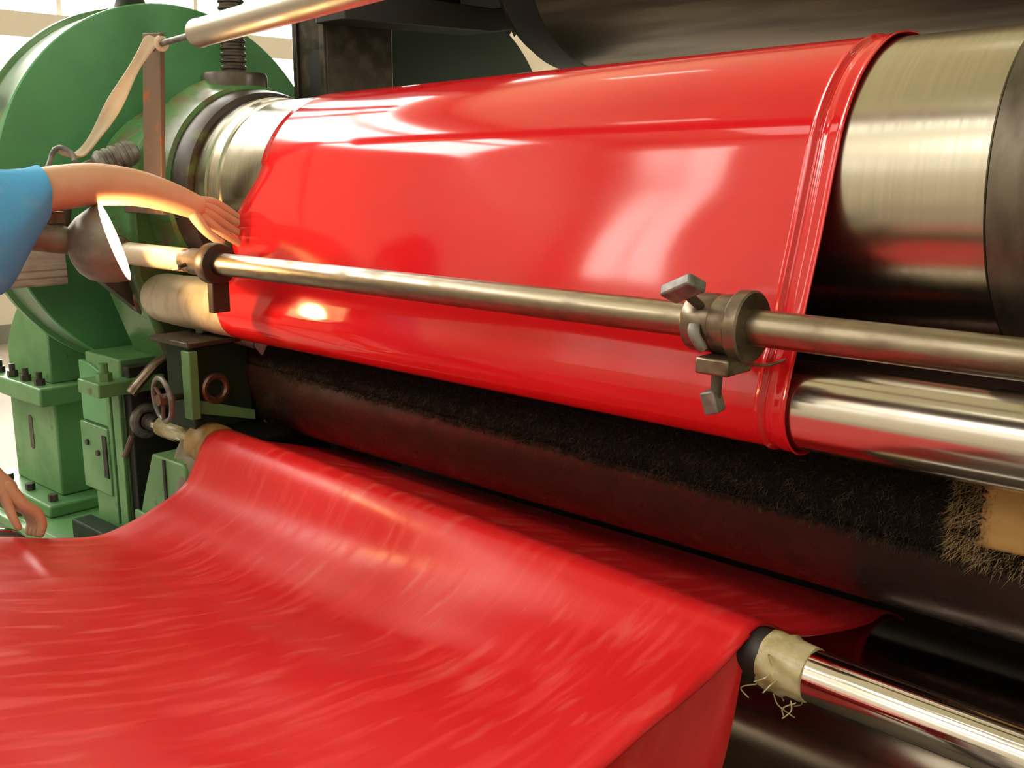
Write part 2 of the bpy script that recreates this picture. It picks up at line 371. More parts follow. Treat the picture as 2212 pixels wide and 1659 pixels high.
# ------------------------------------------------------------------ calender rolls
C1y, R1 = 1.92, .27
def zc(x): return -.05 - .021 * (-x - .8)          # the roll lies a touch low at its far end
def axis_pt(x): return Vector((x, C1y, zc(x)))
AX = (axis_pt(0) - axis_pt(-1)).normalized()
def on_axis(prof, n=128): return MB().lathe([(x - 0, r) for x, r in prof], axis_pt(0), AX, n)
thing('calender_roll', 'large polished steel calender roll with the red sheet wrapped over it', 'roller', [
    P('roll_body', on_axis([(-2.655, .262), (-2.645, R1), (-.552, R1), (-.550, R1 - .002)]), 'chrome'),
    P('shoulder_ring', on_axis([(-2.77, .262), (-2.768, .281), (-2.712, .283), (-2.708, .270), (-2.700, .270), (-2.698, .278), (-2.660, .276), (-2.655, .262)]), 'chrome', label='stepped shoulder ring at the far end of the roll'),
    P('end_band', on_axis([(-.549, R1 - .002), (-.547, R1 + .003), (.10, R1 + .003), (.12, .24), (.12, .16), (.32, .16)]), 'band', label='dull brown steel end band')])

# bearing housing that carries the far end
arch = []
for i in range(33):
    a = PI * i / 32
    arch.append((-3.17, C1y + .40 * math.cos(a), -.10 + .305 * math.sin(a)))
arch += [(-3.17, C1y - .40, -.34), (-3.17, C1y - .30, -.62), (-3.17, C1y + .30, -.62), (-3.17, C1y + .40, -.34)]
thing('bearing_housing', 'greasy green bearing housing at the far end of the big roll', 'bearing', [
    P('housing_block', MB().prism(arch, (.235, 0, 0)), 'green_dirty', bevel=.02),
    P('front_collar', on_axis([(-2.96, .36), (-2.95, .352), (-2.90, .334), (-2.855, .326), (-2.846, .316), (-2.846, .10)], 96), 'green_dirty'),
    P('seal_ring', on_axis([(-2.85, .20), (-2.85, .313), (-2.80, .309), (-2.775, .300), (-2.772, .24)], 96), 'seal', label='dark greasy seal ring')])
th = [(0, .036)]
z = 0.0
while z < .66:
    th += [(z + .004, .041), (z + .010, .041), (z + .014, .036), (z + .020, .036)]; z += .020
thing('adjusting_screw', 'dark vertical threaded screw on top of the green bearing housing', 'screw', [
    P('spindle', MB().lathe(th, (-2.972, 1.925, .265), (0, 0, 1), 32), 'iron'),
    P('nut', MB().lathe([(0, .100), (.004, .103), (.068, .103), (.078, .098), (.078, .0401)], (-2.972, 1.925, .196), (0, 0, 1), 48), 'iron', label='round dark nut')])

# rubber sheet over the big roll and round the take-off roller
C2 = Vector((1.60, -.405)); R2 = .075
RS = R1 + .005; rs2 = R2 + .005
path = []                                          # (y, z, weight of the roll's tilt, zone)
aT = math.radians(161.9)
n1 = 76
for i in range(n1 + 1):
    a = math.radians(-8) + (aT - math.radians(-8)) * i / n1
    path.append((C1y + RS * math.cos(a), -.05 + RS * math.sin(a), 1.0, a))
t1 = Vector((C1y + RS * math.cos(aT), -.05 + RS * math.sin(aT))); t2 = C2 + Vector((math.cos(aT), math.sin(aT))) * rs2
n2 = 40
for i in range(1, n2):
    t = i / n2; p = t1.lerp(t2, t); path.append((p.x, p.y, 1 - t, aT))
n3 = 34
for i in range(n3 + 1):
    a = aT + math.radians(205) * i / n3
    path.append((C2.x + rs2 * math.cos(a), C2.y + rs2 * math.sin(a), 0.0, a))
ND = len(path)
XR = -.788
def left_edge(i):
    t = i / ND
    if i <= n1: return lerp(-2.43, -2.452, smooth((i - 40) / 36))
    k = (i - n1) / n2
    if k < 1: return -2.452 - .075 * smooth(k / .45) + .055 * smooth((k - .45) / .3) - .045 * smooth((k - .75) / .25)
    return -2.517
us = [i / 70 for i in range(66)]
xs_fixed = sorted(set([XR - .062 + .002 * i for i in range(0, 32)]))
def sheet_x(i, j):
    xl = left_edge(i)
    if j < 66: return lerp(xl, XR - .064, j / 65)
    return xs_fixed[j - 66]
COLS = 66 + len(xs_fixed)
rows = []
for i, (y, z, w, a) in enumerate(path):
    row = []
    ny, nz = math.cos(a), math.sin(a)
    for j in range(COLS):
        x = sheet_x(i, j)
        s = i / ND * 1.4
        d = 0.0010 * noise.noise(Vector((x * 1.3, s * 9, 3))) + .0016 * noise.noise(Vector((x * .8, s * 5, 9)))
        if n1 < i < n1 + n2:                       # free span: a slow belly and soft vertical swells
            k = (i - n1) / n2; env = math.sin(PI * k)
            d += env * (.0045 * noise.noise(Vector((x * 1.7, k * 1.6, 1.5))) + .003 * math.exp(-((x + 1.33) / .30) ** 2) - .002)
            d += .004 * math.exp(-((x + 2.44) / .05) ** 2) * math.sin(6 * k + 1) * smooth(k / .3) * smooth((1 - k) / .2)
            k2 = (k - .74) / .10
            d -= .013 * math.exp(-((x + .862) / .040) ** 2 - k2 * k2)          # dent where the trimming knife presses
        e = x - (XR - .052)
        d += .0045 * math.exp(-(e / .0042) ** 2)                              # bead left of the trimmed margin
        d -= .0025 * math.exp(-((e - .009) / .004) ** 2)
        d += .0022 * smooth((e - .016) / .012) + .0028 * math.exp(-((XR - .003 - x) / .004) ** 2)
        d += .0006 * noise.noise(Vector((x * 40, s * 20, 0))) * smooth((e - .028) / .012)
        d -= .006 * smooth((left_edge(i) + .05 - x) / .05) * (1 if w < 1 and i > n1 else 0)
        ww = w
        row.append((x, y + ny * d, z + nz * d + (zc(x) + .05) * ww))
    rows.append(row)
thing('rubber_sheet', 'glossy red rubber sheet wrapped over the big upper roll down to the small roller', 'rubber sheet',
      [P('rubber_sheet', MB().grid(rows), 'red_gloss', solid=.003, sharp=None)])

# take-off roller under it
thing('take_off_roller', 'small shiny steel roller carrying the lower edge of the upper red sheet', 'roller', [
    P('tube_body', MB().lathe([(-2.60, R2 - .01), (-2.59, R2), (.02, R2), (.03, R2 - .01)], (0, 1.60, -.405), (1, 0, 0), 72), 'soft_chrome'),
    P('tape_wrap', MB().lathe([(-2.955, .040), (-2.952, .058), (-2.935, .069), (-2.90, .0745), (-2.80, .0765), (-2.74, .0778), (-2.735, .0762), (-2.62, .077), (-2.61, .0785), (-2.53, .0778), (-2.49, .0765)], (0, 1.60, -.405), (1, 0, 0), 48, wob=.03), 'cream_tape', label='cream tape wrapped round the far end'),
    P('journal', MB().lathe([(-3.09, .034), (-3.08, .038), (-2.95, .038)], (0, 1.60, -.405), (1, 0, 0), 32), 'grey_iron'),
    P('journal', MB().lathe([(.02, .038), (.30, .038)], (0, 1.60, -.405), (1, 0, 0), 32), 'grey_iron')])

# bristly dark roll below
C4 = Vector((1.92, -.588)); R4 = .248
bm_ = MB()
def roll4(x, a, r): return Vector((x, C4.x + r * math.cos(a), C4.y + r * math.sin(a)))
def low_edge(x): return math.radians(interp([(-2.6, 178), (-2.05, 181), (-1.3, 186), (-.75, 189.5), (-.5, 192), (0.1, 193)], x)) + .012 * noise.noise(Vector((x * 9, 0, 0)))
tanc = []
def in_patch(x, a):
    return x > -.512 + .016 * noise.noise(Vector((math.degrees(a) * .3, 1, 0))) and math.radians(160) < a < math.radians(183.5 + 1.5 * noise.noise(Vector((x * 30, 5, 0))))
def blade(x, a, L, wd, tilt_a, tilt_x):
    p = roll4(x, a, R4 - .002)
    nrm = Vector((0, math.cos(a), math.sin(a))); tan = Vector((0, -math.sin(a), math.cos(a)))
    tip = p + (nrm * (.55 + .3 * random.random()) + tan * tilt_a + Vector((tilt_x, 0, 0))) * L
    side = (Vector((1, 0, 0)) * random.uniform(.4, 1) + tan * random.uniform(-.8, .8)).normalized() * wd
    return [p - side, p + side, tip]
vs, fs, vt, ft = [], [], [], []
for _ in range(42000):
    x = -2.55 + 2.6 * random.random() ** .75
    le = low_edge(x); a = random.uniform(math.radians(150), le)
    if x > -.56 and in_patch(x, a): continue
    if random.random() < .12: a = le + random.uniform(-.02, .035)
    L = random.uniform(.010, .021); q = blade(x, a, L, random.uniform(.0008, .0020), random.uniform(-.5, .9), random.uniform(-.8, .8))
    o = len(vs); vs += [tuple(v) for v in q]; fs.append((o, o + 1, o + 2))
for _ in range(2600):
    if random.random() < .5:
        x = random.uniform(-.52, .04); a = math.radians(random.uniform(182.5, 191.5))
    else:
        x = random.uniform(-.565, -.500); a = math.radians(random.uniform(158, 190))
    q = blade(x, a, random.uniform(.014, .028), random.uniform(.0005, .0011), random.uniform(-.4, 1.1), random.uniform(-1.0, .3))
    o = len(vt); vt += [tuple(v) for v in q]; ft.append((o, o + 1, o + 2))
fib = MB(); fib.add(vs, fs); fibt = MB(); fibt.add(vt, ft)
pg = [[roll4(-.515 + .60 * j / 40 + (.016 * noise.noise(Vector((i * .9, 2, 0))) if j == 0 else 0), math.radians(158 + 25.5 * i / 24 + (1.2 * noise.noise(Vector((j * .7, 7, 0))) if i == 24 else 0)),
       R4 + .006 + .002 * noise.noise(Vector((j * .25, i * .35, 0)))) for j in range(41)] for i in range(25)]
bk = []
for i in range(61):
    x = -2.60 + 2.66 * i / 60
    le = low_edge(x) - .01
    bk.append([roll4(x, math.radians(120) + (le - math.radians(120)) * k / 20, R4 + .0015 + .0015 * noise.noise(Vector((x * 20, k * .8, 3)))) for k in range(21)])
thing('bristle_roll', 'dark roll covered with black bristly fibres between the two red sheets', 'roller', [
    P('roll_body', MB().lathe([(-2.655, .20), (-2.655, R4 - .01), (-2.645, R4), (.10, R4), (.11, .15), (.30, .15)], (0, C4.x, C4.y), (1, 0, 0), 96), 'dark_roll'),
    P('fibre_backing', MB().grid(bk), 'fibre_base', solid=.002, sharp=None, label='sooty black backing of the fibres'),
    P('fibre_coat', fib, 'bristle', smooth=False, kind='stuff', label='ragged coat of short black fibres'),
    P('frayed_fibres', fibt, 'bristle_tan', smooth=False, kind='stuff', label='tan frayed fibres round the ochre patch'),
    P('felt_patch', MB().grid(pg), 'felt', solid=.004, label='bare ochre felt patch')])

# bottom roll
C3 = Vector((1.97, -1.175)); R3 = .245
thing('lower_roll', 'dark polished roll half hidden under the lower red sheet', 'roller', [
    P('roll_body', MB().lathe([(-2.65, .12), (-2.65, R3 - .02), (-2.63, R3), (-.40, R3), (-.395, R3 - .004), (-.385, R3 - .004), (-.38, R3), (.10, R3), (.11, .14), (.30, .14)], (0, C3.x, C3.y), (1, 0, 0), 112), 'lower_chrome'),
    P('end_cap', MB().lathe([(-2.665, .0), (-2.665, .11), (-2.65, .125)], (0, C3.x, C3.y), (1, 0, 0), 48), 'grey_iron')])

# overhead roll far behind
C5 = Vector((3.10, .735)); R5 = .40
thing('overhead_roll', 'hazed brown roll overhead behind the big calender roll', 'roller', [
    P('roll_body', MB().lathe([(-2.62, .2), (-2.62, R5 - .03), (-2.57, R5), (.30, R5), (.31, .2)], (0, C5.x, C5.y), (1, 0, 0), 112), 'brown_roll'),
    P('end_band', MB().lathe([(-2.575, R5 - .01), (-2.57, R5 + .002), (-2.44, R5 + .002), (-2.43, R5 - .005)], (0, C5.x, C5.y), (1, 0, 0), 96), 'black', label='black end band'),
    P('end_cap', MB().lathe([(-2.66, .22), (-2.62, .35), (-2.61, .36)], (0, C5.x, C5.y), (1, 0, 0), 64), 'black', label='black end plate'),
    P('journal', MB().lathe([(-2.70, .12), (-2.6, .12)], (0, C5.x, C5.y), (1, 0, 0), 32), 'iron')])

thing('rear_light_block', 'added black panel shutting out light behind the rolls', 'guard', [  # unseen panel added to stop light leaking through between the rolls
    P('panel', MB().box(-3.30, .25, 2.66, 2.68, -1.5, -.10), 'black', bevel=.003)])

# ------------------------------------------------------------------ lower sheet
def lowpipe_c(x): t = (-.8 - x) / 1.8; return Vector((x, lerp(1.475, 1.54, t), lerp(-.815, -.800, t)))
LR = .043
s_tab_L = [(2.215, -1.13), (2.165, -1.01), (2.046, -.930), (1.974, -.897), (1.80, -.842), (1.67, -.800), (1.585, -.756), (1.535, -.744), (1.485, -.772), (1.423, -.875), (1.321, -.925), (1.226, -.952), (1.149, -.958), (1.03, -.931), (.940, -.903), (.85, -.876), (.75, -.842), (.62, -.800), (.48, -.762), (.385, -.735), (.325, -.775), (.318, -1.30)]
s_tab_R = [(2.215, -1.13), (2.165, -1.01), (2.046, -.931), (1.933, -.915), (1.78, -.880), (1.624, -.832), (1.52, -.776), (1.465, -.764), (1.425, -.778), (1.354, -.797), (1.248, -.812), (1.16, -.822), (1.084, -.831), (1.0, -.838), (.92, -.842), (.82, -.842), (.72, -.832), (.60, -.800), (.48, -.762), (.385, -.735), (.325, -.775), (.318, -1.30)]
LP_ = catmull([(a, b, 0) for a, b in s_tab_L], 8); RP_ = catmull([(a, b, 0) for a, b in s_tab_R], 8)
XE = -.795
rows = []; NR = len(LP_); NC = 96
for i in range(NR):
    row = []
    for j in range(NC + 1):
        t = j / NC
        x = lerp(-2.55, XE, t)
        f = t ** 1.15
        p = LP_[i].lerp(RP_[i], f)
        y, z = p.x, p.y
        free = smooth((i - 66) / 20) * (1 - smooth((i - 84) / 20))
        z -= free * .030 * math.sin(PI * min(1, t * 1.02)) ** 1.2
        d = .0030 * noise.noise(Vector((x * 2.6, i * .05, 4))) * (.4 + free) + .0003 * noise.noise(Vector((x * 14, i * .06, 2)))
        # two slack creases by the near left corner
        for (xa, ia, xb, ib, h) in ((-2.53, 111, -2.10, 118, .0045), (-2.45, 126, -1.95, 138, .003)):
            q = (x - xa) / (xb - xa)
            if -.1 < q < 1.1:
                d += h * math.exp(-((i - lerp(ia, ib, q)) / 1.3) ** 2) * smooth((q + .1) / .2) * (1 - smooth((q - .7) / .4))
        row.append((x, y, z + d))
    rows.append(row)
E1 = [Vector(r[-1]) for r in rows]
i0 = 60
fl = []
E2 = catmull([(XE - .003, 1.472, -.786), (XE - .002, 1.440, -.812), (XE + .004, 1.405, -.893), (XE + .006, 1.368, -.978), (XE + .002, 1.31, -1.075), (XE - .01, 1.20, -1.17), (XE - .03, 1.05, -1.24), (XE - .06, .90, -1.32), (XE - .09, .80, -1.42)], 11)
for i in range(89):
    a = E1[min(i0 + i, NR - 1)]; b = E2[min(i, len(E2) - 1)]
    r = []
    for k in range(13):
        t = k / 12; p = a.lerp(b, t); p = p + Vector((-.11 * math.sin(PI * t ** .7) * smooth(i / 30), 0, 0))
        if k == 0: p = p + Vector((0, 0, -.0015))
        r.append(tuple(p))
    fl.append(r)
thing('rubber_sheet', 'satin red rubber sheet sagging across the foreground over the chrome guide pipe', 'rubber sheet', [
    P('sheet_web', MB().grid(rows), 'red_satin', solid=.0045, sharp=None),
    P('drooping_edge', MB().grid(fl), 'red_satin', solid=.004, offset=0, sharp=None, label='drooping right margin of the sheet')])

pa, pb = lowpipe_c(-2.6), lowpipe_c(.05)
d_ = (pb - pa).normalized()
def lp(prof, n=64, wob=0): return MB().lathe(prof, lowpipe_c(0), d_, n, wob=wob)
thing('guide_roller', 'bright chrome guide pipe under the lower red sheet, taped at both sheet edges', 'roller', [
    P('tube_body', lp([(-2.62, LR - .008), (-2.615, LR), (-.853, LR), (-.85, .039), (-.84, .039), (-.838, LR), (.06, LR)]), 'bright_chrome'),
    P('dark_sleeve', lp([(-.86, LR), (-.858, LR + .004), (-.768, LR + .004), (-.766, LR)]), 'black', label='black sleeve at the sheet edge'),
    P('tape_wrap', lp([(-.772, LR), (-.770, LR + .005), (-.755, LR + .0085), (-.745, LR + .006), (-.732, LR + .0085), (-.722, LR + .004), (-.700, LR + .0035), (-.690, LR + .003), (-.688, LR)], 48, .10), 'tape', label='crumpled yellowed tape at the right sheet edge'),
    P('journal', lp([(-3.09, .026), (-3.085, .027), (-2.60, .027)], 32), 'bright_chrome'),
    P('tape_wrap', lp([(-2.90, .027), (-2.895, .0305), (-2.84, .031), (-2.80, .030), (-2.79, .0272), (-2.74, .0272), (-2.73, .031), (-2.68, .033), (-2.66, .040), (-2.64, .041), (-2.63, .03)], 40, .05), 'tape', label='yellowed tape on the far journal'),
    P('end_ring', lp([(-2.655, .030), (-2.652, .060), (-2.640, .066), (-2.56, .066), (-2.55, .060), (-2.545, .043)], 56), 'tan_ring', label='tan end ring')])
# loose tape threads
tt = MB()
for k in range(9):
    a = random.uniform(2.4, 5.2); x = random.uniform(-.78, -.70); c = lowpipe_c(x)
    p0 = c + Vector((0, math.cos(a), math.sin(a))) * (LR + .008)
    p1 = p0 + Vector((random.uniform(-.03, .012), math.cos(a) * .012, math.sin(a) * .012 - .004)); p2 = p1 + Vector((random.uniform(-.02, .03), random.uniform(-.01, .01), -.014))
    tt.tube(catmull([p0, p1, p2], 4), .0012, 6)
o = mesh_obj('tape_strands', tt, 'tape', (0, 0, -Z0))
gr = [x for x in C.objects if x.name == 'guide_roller'][0]
o['kind'] = 'stuff'; o.parent = gr; o.location = tuple(-v for v in gr.location); 

# near guide roller under the crest of the sheet, its grey end shows at the left
thing('guide_roller', 'grey steel guide roller poking out at the left edge of the lower sheet', 'roller', [
    P('tube_body', MB().lathe([(-2.60, .040), (-2.595, .045), (-.70, .045), (-.695, .04)], (0, .935, -.975), (1, 0, 0), 48), 'bright_chrome'),
    P('end_cap', MB().lathe([(-2.63, .06), (-2.628, .076), (-2.612, .079), (-2.600, .076), (-2.598, .04)], (0, .935, -.975), (1, 0, 0), 48), 'bright_chrome'),
    P('journal', MB().lathe([(-2.92, .026), (-2.915, .030), (-2.60, .030)], (0, .935, -.975), (1, 0, 0), 32), 'grey_iron')])
for nm, x, lab in (('roller_stand', -2.80, 'grey iron stand holding the near guide roller at the left'), ('roller_stand', -.62, 'grey iron stand holding the near guide roller at the right')):
    thing(nm, lab, 'stand', [P('upright', MB().box(x - .025, x + .025, .905, .965, -1.5, -1.02), 'grey_iron', bevel=.004),
                             P('saddle', MB().box(x - .03, x + .03, .88, .99, -1.05, -1.006 if x < -1 else -1.021), 'grey_iron', bevel=.004),
                             P('foot', MB().box(x - .10, x + .10, .80, 1.03, -1.5, -1.48), 'grey_iron', bevel=.004)])

thing('guide_roller', 'grey steel roller turning the lower sheet down towards the floor in front', 'roller', [
    P('tube_body', MB().lathe([(-2.62, .040), (-2.615, .045), (-.70, .045), (-.695, .04)], (0, .37, -.787), (1, 0, 0), 48), 'grey_iron')])
for x, lab in ((-2.60, 'left'), (-.72, 'right')):
    thing('roller_stand', 'grey iron post at the %s end of the front turning roller' % lab, 'stand', [
        P('upright', MB().box(x - .02, x + .02, .35, .39, -1.5, -.832), 'grey_iron', bevel=.004), P('foot', MB().box(x - .09, x + .09, .28, .46, -1.5, -1.48), 'grey_iron', bevel=.004)])

# ------------------------------------------------------------------ guide bar in front of the roll, with trimming collars
GY, GZ, GR = 1.438, -.2535, .0288
thing('guide_bar', 'long worn steel bar running in front of the big red roll', 'bar', [
    P('bar', MB().lathe([(-2.86, GR - .002), (-2.858, GR), (.28, GR), (.282, GR - .002)], (0, GY, GZ), (1, 0, 0), 56), 'pipe'),
    P('sleeve', MB().lathe([(-2.80, GR), (-2.798, GR + .003), (-2.50, GR + .003), (-2.495, GR)], (0, GY, GZ), (1, 0, 0), 48), 'cream_tape', label='pale sleeve on the far end')])
def gb(prof, n=56): return MB().lathe(prof, (0, GY, GZ), (1, 0, 0), n)
knife = catmull([(-.845, 1.462, -.312), (-.842, 1.485, -.322), (-.828, 1.515, -.327), (-.812, 1.537, -.322), (-.806, 1.548, -.314)], 5)
wing = Vector((.64, -.30, .30)).normalized()
thing('trimming_collar', 'browned steel trimming collar with wing screw at the right end of the bar', 'collar', [
    P('hub', gb([(-.918, GR), (-.917, .046), (-.914, .048), (-.872, .048), (-.868, .046), (-.866, .048), (-.835, .050), (-.834, GR)]), 'collar'),
    P('flange', gb([(-.836, GR), (-.835, .055), (-.831, .058), (-.812, .058), (-.809, .055), (-.808, GR)]), 'collar'),
    P('wing_screw', MB().cyl((-.885, 1.400, -.222), (-.897, 1.368, -.196), .008, n=16), 'iron',
      [P('wing_head', MB().obox((-.8955, 1.366, -.193), (.031, -.006, .013), (.008, .013, -.008), (-.003, .006, .008)), 'grey_iron', bevel=.004)]),
    P('finger', MB().tube(catmull([(-.884, 1.385, -.250), (-.880, 1.380, -.266), (-.866, 1.386, -.290)], 4), [.009, .0095, .010, .010, .0095, .009, .009, .008, .007], 12, (1, .6)), 'grey_iron'),
    P('holder', MB().box(-.878, -.818, 1.380, 1.455, -.327, -.300), 'collar', bevel=.004),
    P('bolt', MB().cyl((-.850, 1.40, -.372), (-.848, 1.40, -.325), .009, n=16), 'iron',
      [P('nut', MB().obox((-.853, 1.398, -.372), (.0125, 0, .004), (0, .0125, .002), (-.005, -.002, .018)), 'grey_iron', bevel=.003)]),
    P('knife', MB().tube(knife, [.010 * (1 - .75 * i / (len(knife) - 1)) for i in range(len(knife))], 10, (1, .5)), 'collar', label='curved trimming knife')])
thing('trimming_collar', 'black trimming collar by the hand at the left end of the bar', 'collar', [
    P('hub', gb([(-2.46, GR), (-2.459, .034), (-2.40, .035), (-2.395, .037), (-2.37, .037)]), 'collar'),
    P('flange', gb([(-2.372, GR), (-2.371, .050), (-2.366, .053), (-2.335, .053), (-2.330, .050), (-2.329, GR)]), 'seal'),
    P('screw', MB().cyl((-2.44, GY - .03, GZ - .005), (-2.44, GY - .058, GZ - .012), .006, n=12), 'iron', [P('screw_head', MB().obox((-2.44, GY - .060, GZ - .012), (.016, 0, .002), (0, .004, 0), (-.001, 0, .007)), 'grey_iron', bevel=.002)]),
    P('blade_holder', MB().box(-2.365, -2.34, GY - .02, GY + .03, GZ - .125, GZ - .045), 'seal', bevel=.003)])

# bracket that carries the far ends of bar and take-off roller
thing('roller_bracket', 'dark cast bracket behind the lamp holding bar and taped roller ends', 'bracket', [
    P('arm', MB().prism([(-3.04, 1.39, -.21), (-3.04, 1.50, -.21), (-3.04, 1.78, -.32), (-3.04, 1.80, -.62), (-3.04, 1.68, -.62), (-3.04, 1.58, -.47), (-3.04, 1.40, -.31)], (.05, 0, 0)), 'iron', bevel=.006),
    P('bar_socket', MB().lathe([(-2.995, .020), (-2.99, .046), (-2.86, .046), (-2.85, .040), (-2.85, GR)], (0, GY, GZ), (1, 0, 0), 32), 'grey_iron', [P('set_screw', MB().cyl((-2.92, GY - .01, GZ + .035), (-2.92, GY - .018, GZ + .075), .010, n=6), 'tape')]),
    P('roller_socket', MB().torus((-3.0, 1.60, -.405), (1, 0, 0), .052, .016, 40, 12), 'collar')])
thing('stop_rod', 'thin grey stop rod under the taped end of the small roller', 'rod', [
    P('rod', MB().tube(catmull([(-2.72, 1.60, -.470), (-2.715, 1.605, -.52), (-2.70, 1.61, -.60)], 4), .016, 12), 'grey_iron')])
thing('scraper_arm', 'grey scraper arm with pointed blade below the taped roller end', 'scraper', [
    P('shaft', MB().tube([(-2.66, 1.62, -.480), (-2.60, 1.645, -.500), (-2.54, 1.67, -.512)], .016, 14), 'grey_iron'),
    P('blade', MB().prism([(-2.555, 1.65, -.495), (-2.50, 1.68, -.495), (-2.475, 1.70, -.545), (-2.452, 1.715, -.62), (-2.515, 1.68, -.56)], (0, .012, 0)), 'grey_iron', bevel=.003)])

# ------------------------------------------------------------------ left machinery
GC = Vector((1.920, -.106)); GRr = .624
def drum(x0, x1, c, r, n=112): return MB().lathe([(x0, r - .004), (x0 + .004, r), (x1 - .004, r), (x1, r - .004)], (0, c.x, c.y), (1, 0, 0), n)
thing('gear_guard', 'big round green gear guard behind the bearing housing at the left', 'guard', [
    P('face_plate', MB().lathe([(-3.345, GRr - .01), (-3.345, GRr), (-3.330, GRr), (-3.325, GRr - .004)], (0, GC.x, GC.y), (1, 0, 0), 112), 'green'),
    P('rim_band', MB().lathe([(-3.56, GRr - .02), (-3.56, GRr - .012), (-3.345, GRr - .012), (-3.345, GRr - .03)], (0, GC.x, GC.y), (1, 0, 0), 112), 'green_rim', label='pale rim of the guard'),
    P('rear_flange', MB().lathe([(-3.56, GRr - .012), (-3.555, GRr + .004), (-3.53, GRr + .004), (-3.525, GRr - .012)], (0, GC.x, GC.y), (1, 0, 0), 112), 'green_light'),
    P('latch', MB().box(-3.52, -3.38, 1.325, 1.36, .19, .235), 'iron', bevel=.004),
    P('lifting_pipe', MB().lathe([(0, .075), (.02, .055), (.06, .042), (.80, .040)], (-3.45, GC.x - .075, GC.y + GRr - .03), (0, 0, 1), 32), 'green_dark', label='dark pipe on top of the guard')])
GC2 = Vector((3.35, .06))
thing('gear_guard', 'green gear guard with painted-in shade beyond the slotted black post', 'guard', [
    P('face_plate', MB().lathe([(-3.42, .60), (-3.42, .612), (-3.405, .612), (-3.40, .606)], (0, GC2.x, GC2.y), (1, 0, 0), 112), 'green_dark'),  # shade on this face is put into its colour
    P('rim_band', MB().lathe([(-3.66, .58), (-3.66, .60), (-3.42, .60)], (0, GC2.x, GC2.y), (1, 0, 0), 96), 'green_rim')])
slot = [(-3.035 + .040 * math.cos(a), 2.297, (.340 + .040 * math.sin(a)) if math.sin(a) > 0 else (.17 + .040 * math.sin(a))) for a in [2 * PI * i / 24 for i in range(24)]]
thing('frame_post', 'black slotted iron frame post behind the big roll', 'post', [
    P('column', MB().box(-3.16, -2.98, 2.30, 2.60, -1.5, 1.3), 'iron', bevel=.006),
    P('edge_strip', MB().box(-3.16, -3.135, 2.288, 2.30, -1.2, 1.3), 'iron', bevel=.003),
    P('edge_strip', MB().box(-3.005, -2.98, 2.288, 2.30, -1.2, 1.3), 'iron', bevel=.003),
    P('slot', MB().prism(slot, (0, .004, 0)), 'black', label='black oval slot')])
thing('cross_beam', 'black overhead cross beam above the big red roll', 'beam', [
    P('lower_beam', MB().prism([(-2.97, 2.25, .455), (-2.97, 2.95, .475), (-2.97, 3.7, .60), (-2.97, 3.7, .70), (-2.97, 2.95, .56), (-2.97, 2.25, .56)], (.16, 0, 0)), 'black', bevel=.005),
    P('upper_beam', MB().box(-3.22, -2.70, 2.22, 3.9, .625, 1.0), 'black', bevel=.005),
    P('web_plate', MB().box(-2.99, -2.95, 2.25, 2.92, .52, .66), 'black', bevel=.003),
    P('ragged_fringe', MB().prism([(-2.82, 3.02, .49), (-2.82, 3.04, .468), (-2.82, 3.06, .49), (-2.82, 3.075, .470), (-2.82, 3.10, .497), (-2.82, 3.12, .478), (-2.82, 3.15, .51), (-2.82, 3.15, .53), (-2.82, 3.02, .51)], (.004, 0, 0)), 'black')])

# side frame under the housing
sf = [P('frame_plate', MB().box(-3.27, -3.04, 1.50, 2.27, -1.5, -.60), 'green_light', bevel=.006),
      P('edge_strip', MB().box(-3.085, -3.035, 1.488, 1.50, -1.15, -.665), 'green_light', bevel=.003),
      P('edge_strip', MB().box(-3.125, -3.10, 1.488, 1.50, -1.15, -.665), 'green_light', bevel=.003),
      P('top_cap', MB().box(-3.12, -2.98, 1.40, 1.62, -.70, -.655), 'green_light', bevel=.005),
      P('cover_plate', MB().box(-3.31, -3.12, 1.482, 1.50, -1.06, -.835), 'green_light', [
          P('bolt', MB().cyl((-3.26, 1.482, -.90), (-3.26, 1.474, -.90), .010, n=12), 'iron'),
          P('bolt', MB().cyl((-3.19, 1.482, -.925), (-3.19, 1.474, -.925), .010, n=12), 'iron'),
          P('slot', MB().box(-3.155, -3.128, 1.478, 1.483, -1.0, -.86), 'black')], bevel=.004),
      P('upper_panel', MB().prism([(-3.30, 1.49, -.83), (-3.12, 1.49, -.83), (-3.12, 1.49, -.70), (-3.15, 1.49, -.655), (-3.22, 1.49, -.635), (-3.30, 1.49, -.63)], (0, .02, 0)), 'green', bevel=.004),
      P('stud', MB().cyl((-3.02, 1.44, -.66), (-3.02, 1.44, -.60), .014, n=16), 'green_light', [P('stud_nut', MB().cyl((-3.02, 1.44, -.655), (-3.02, 1.44, -.63), .024, n=6), 'green_light')]),
      P('recess_shade_cheek', MB().box(-3.04, -3.0, 1.508, 2.27, -1.5, -.62), 'black', bevel=.004)]  # black face paints in the deep shade beside the frame
thing('side_frame', 'green cast side frame of the machine below the gear guard', 'frame', sf)
